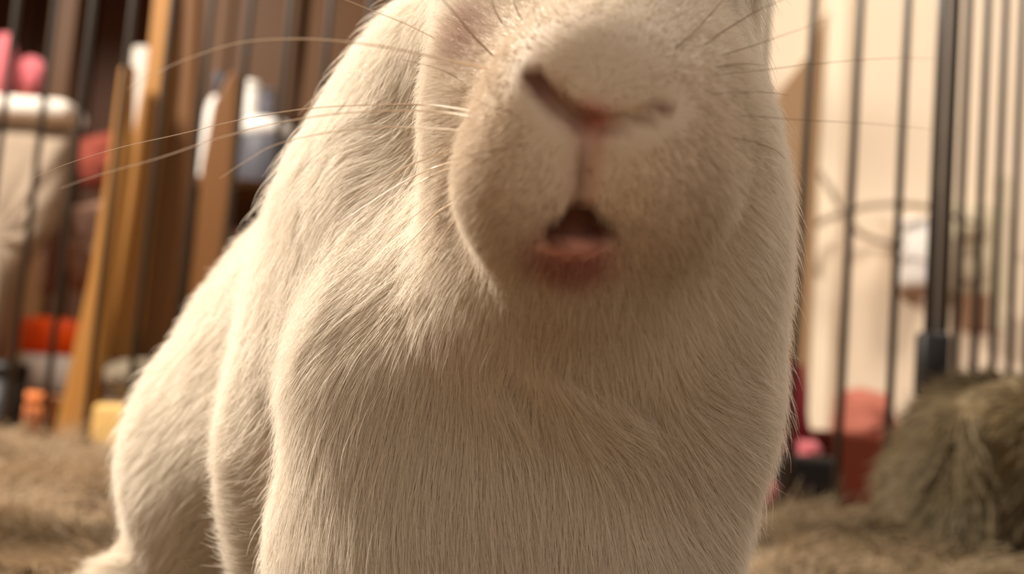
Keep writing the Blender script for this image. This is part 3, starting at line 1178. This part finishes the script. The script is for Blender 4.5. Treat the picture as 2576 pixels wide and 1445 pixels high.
def whisker(pts, r0, mat, dark=False):
    """pts: (px, py, depth) from root to tip; smoothed"""
    q = [at(*a) for a in pts]
    out = []
    n = len(q)
    for i in range(n - 1):
        p0, p1, p2, p3 = q[max(i - 1, 0)], q[i], q[i + 1], q[min(i + 2, n - 1)]
        for t in np.linspace(0, 1, 6)[:-1]:
            out.append(.5 * ((2 * p1) + (-p0 + p2) * t + (2 * p0 - 5 * p1 + 4 * p2 - p3) * t * t + (-p0 + 3 * p1 - 3 * p2 + p3) * t ** 3))
    out.append(q[-1])
    m = len(out)
    rad = [r0 * (1 - .8 * (i / (m - 1)) ** 1.5) for i in range(m)]
    mb_ = MB(O); mb_.tube(out, rad, 5)
    mb_.build('whisker', mat, rabbit)


def wsurf(px, py, off=.0):
    p = march(px, py, sdf_base)
    return float((p - CAM) @ FWD) - off if p is not None else .2


# left side, long
L_LONG = [
    ([(1230, 172), (1120, 150), (980, 120), (840, 102), (720, 98), (600, 108), (480, 145), (390, 185), (320, 225)], .165, .150, .00013, wl_),
    ([(1240, 290), (1080, 264), (900, 265), (760, 275), (620, 298), (450, 338), (300, 372), (170, 412), (80, 450)], .176, .195, .000085, wl_),
    ([(1240, 305), (1090, 280), (900, 282), (740, 302), (560, 345), (400, 398), (250, 440), (150, 475)], .175, .160, .00011, wl_),
    ([(1180, 330), (1000, 320), (850, 330), (700, 362), (620, 405), (552, 450)], .178, .165, .00010, wl_),
    ([(1150, 372), (1080, 396), (1000, 430), (920, 475), (860, 520), (800, 570)], .180, .186, .00014, wl_),
    ([(1180, 398), (1110, 416), (1040, 445), (960, 492), (880, 545), (820, 590)], .180, .186, .00013, wl_),
    ([(1170, 410), (1090, 440), (1010, 490), (960, 540), (900, 610)], .180, .186, .00009, wl_),
    ([(1160, 500), (1100, 535), (1050, 590), (1000, 640), (960, 690)], .184, .188, .00013, wl_),
    ([(1200, 500), (1140, 560), (1100, 620), (1075, 690)], .184, .188, .00009, wl_),
    ([(1130, 470), (1040, 545), (960, 600), (890, 660)], .184, .190, .00008, wl_),
    ([(1110, 105), (1020, 60), (940, 28), (850, -8), (760, -40)], .186, .180, .00008, wl_),
    ([(1245, 145), (1190, 90), (1150, 40), (1110, -5), (1060, -60)], .176, .160, .00014, wd_),
    ([(1115, 265), (1060, 264), (980, 266), (940, 268)], .181, .182, .00008, wd_),
    ([(1265, 62), (1245, 25), (1235, -10)], .176, .172, .00011, wd_),
    ([(1315, 55), (1298, 20), (1285, -20)], .175, .171, .00010, wd_),
    ([(1362, 90), (1348, 45), (1340, -10)], .172, .168, .00010, wd_),
    ([(1175, 215), (1130, 185), (1075, 165), (1010, 150)], .183, .182, .00007, wd_),
    ([(1300, 285), (1240, 270), (1180, 240), (1120, 215)], .172, .172, .00007, wd_),
    ([(1290, 372), (1210, 385), (1140, 398)], .170, .172, .00008, wd_),
    ([(1330, 362), (1250, 375), (1170, 392), (1100, 420)], .166, .170, .00006, wd_),
    ([(1270, 420), (1210, 455), (1160, 500), (1120, 560)], .168, .176, .00007, wd_),
]
R_LONG = [
    ([(1690, 130), (1730, 95), (1770, 55), (1810, 10), (1850, -40)], .176, .165, .00012, wd_),
    ([(1760, 122), (1810, 85), (1870, 48), (1920, 20), (2040, -30)], .180, .165, .00011, wd_),
    ([(1800, 145), (1850, 128), (1895, 115), (1960, 92), (2080, 52)], .182, .165, .00008, wd_),
    ([(1770, 195), (1840, 185), (1930, 175), (2080, 158), (2260, 146), (2400, 150)], .182, .16, .00006, wd_),
    ([(1760, 240), (1840, 232), (1920, 232), (1985, 240)], .182, .180, .00009, wd_),
    ([(1820, 345), (1880, 352), (1945, 375), (1975, 400)], .184, .180, .00014, wd_),
    ([(1780, 290), (1880, 292), (2030, 303), (2200, 312), (2380, 330)], .180, .16, .00006, wd_),
    ([(1740, 380), (1810, 425), (1870, 485), (1910, 545)], .180, .186, .00006, wd_),
    ([(1700, 440), (1760, 510), (1820, 580), (1860, 610)], .178, .186, .00006, wd_),
    ([(1790, 170), (1860, 160), (1925, 165)], .183, .180, .00012, wd_),
]
for pts, d0_, d1_, r_, mt in L_LONG + R_LONG:
    n_ = len(pts)
    ds = []
    for i, (x, y) in enumerate(pts):
        t = i / (n_ - 1)
        d = d0_ * (1 - t) + d1_ * t
        q = march(x, y, sdf_base)
        if q is not None:
            sd = float((q - CAM) @ FWD)
            if i == 0:
                d = sd + .001
            else:
                d = min(d, sd - (.0040 if mt is wl_ else .0030))
        ds.append(d)
    whisker([(x, y, d) for (x, y), d in zip(pts, ds)], r_, mt)
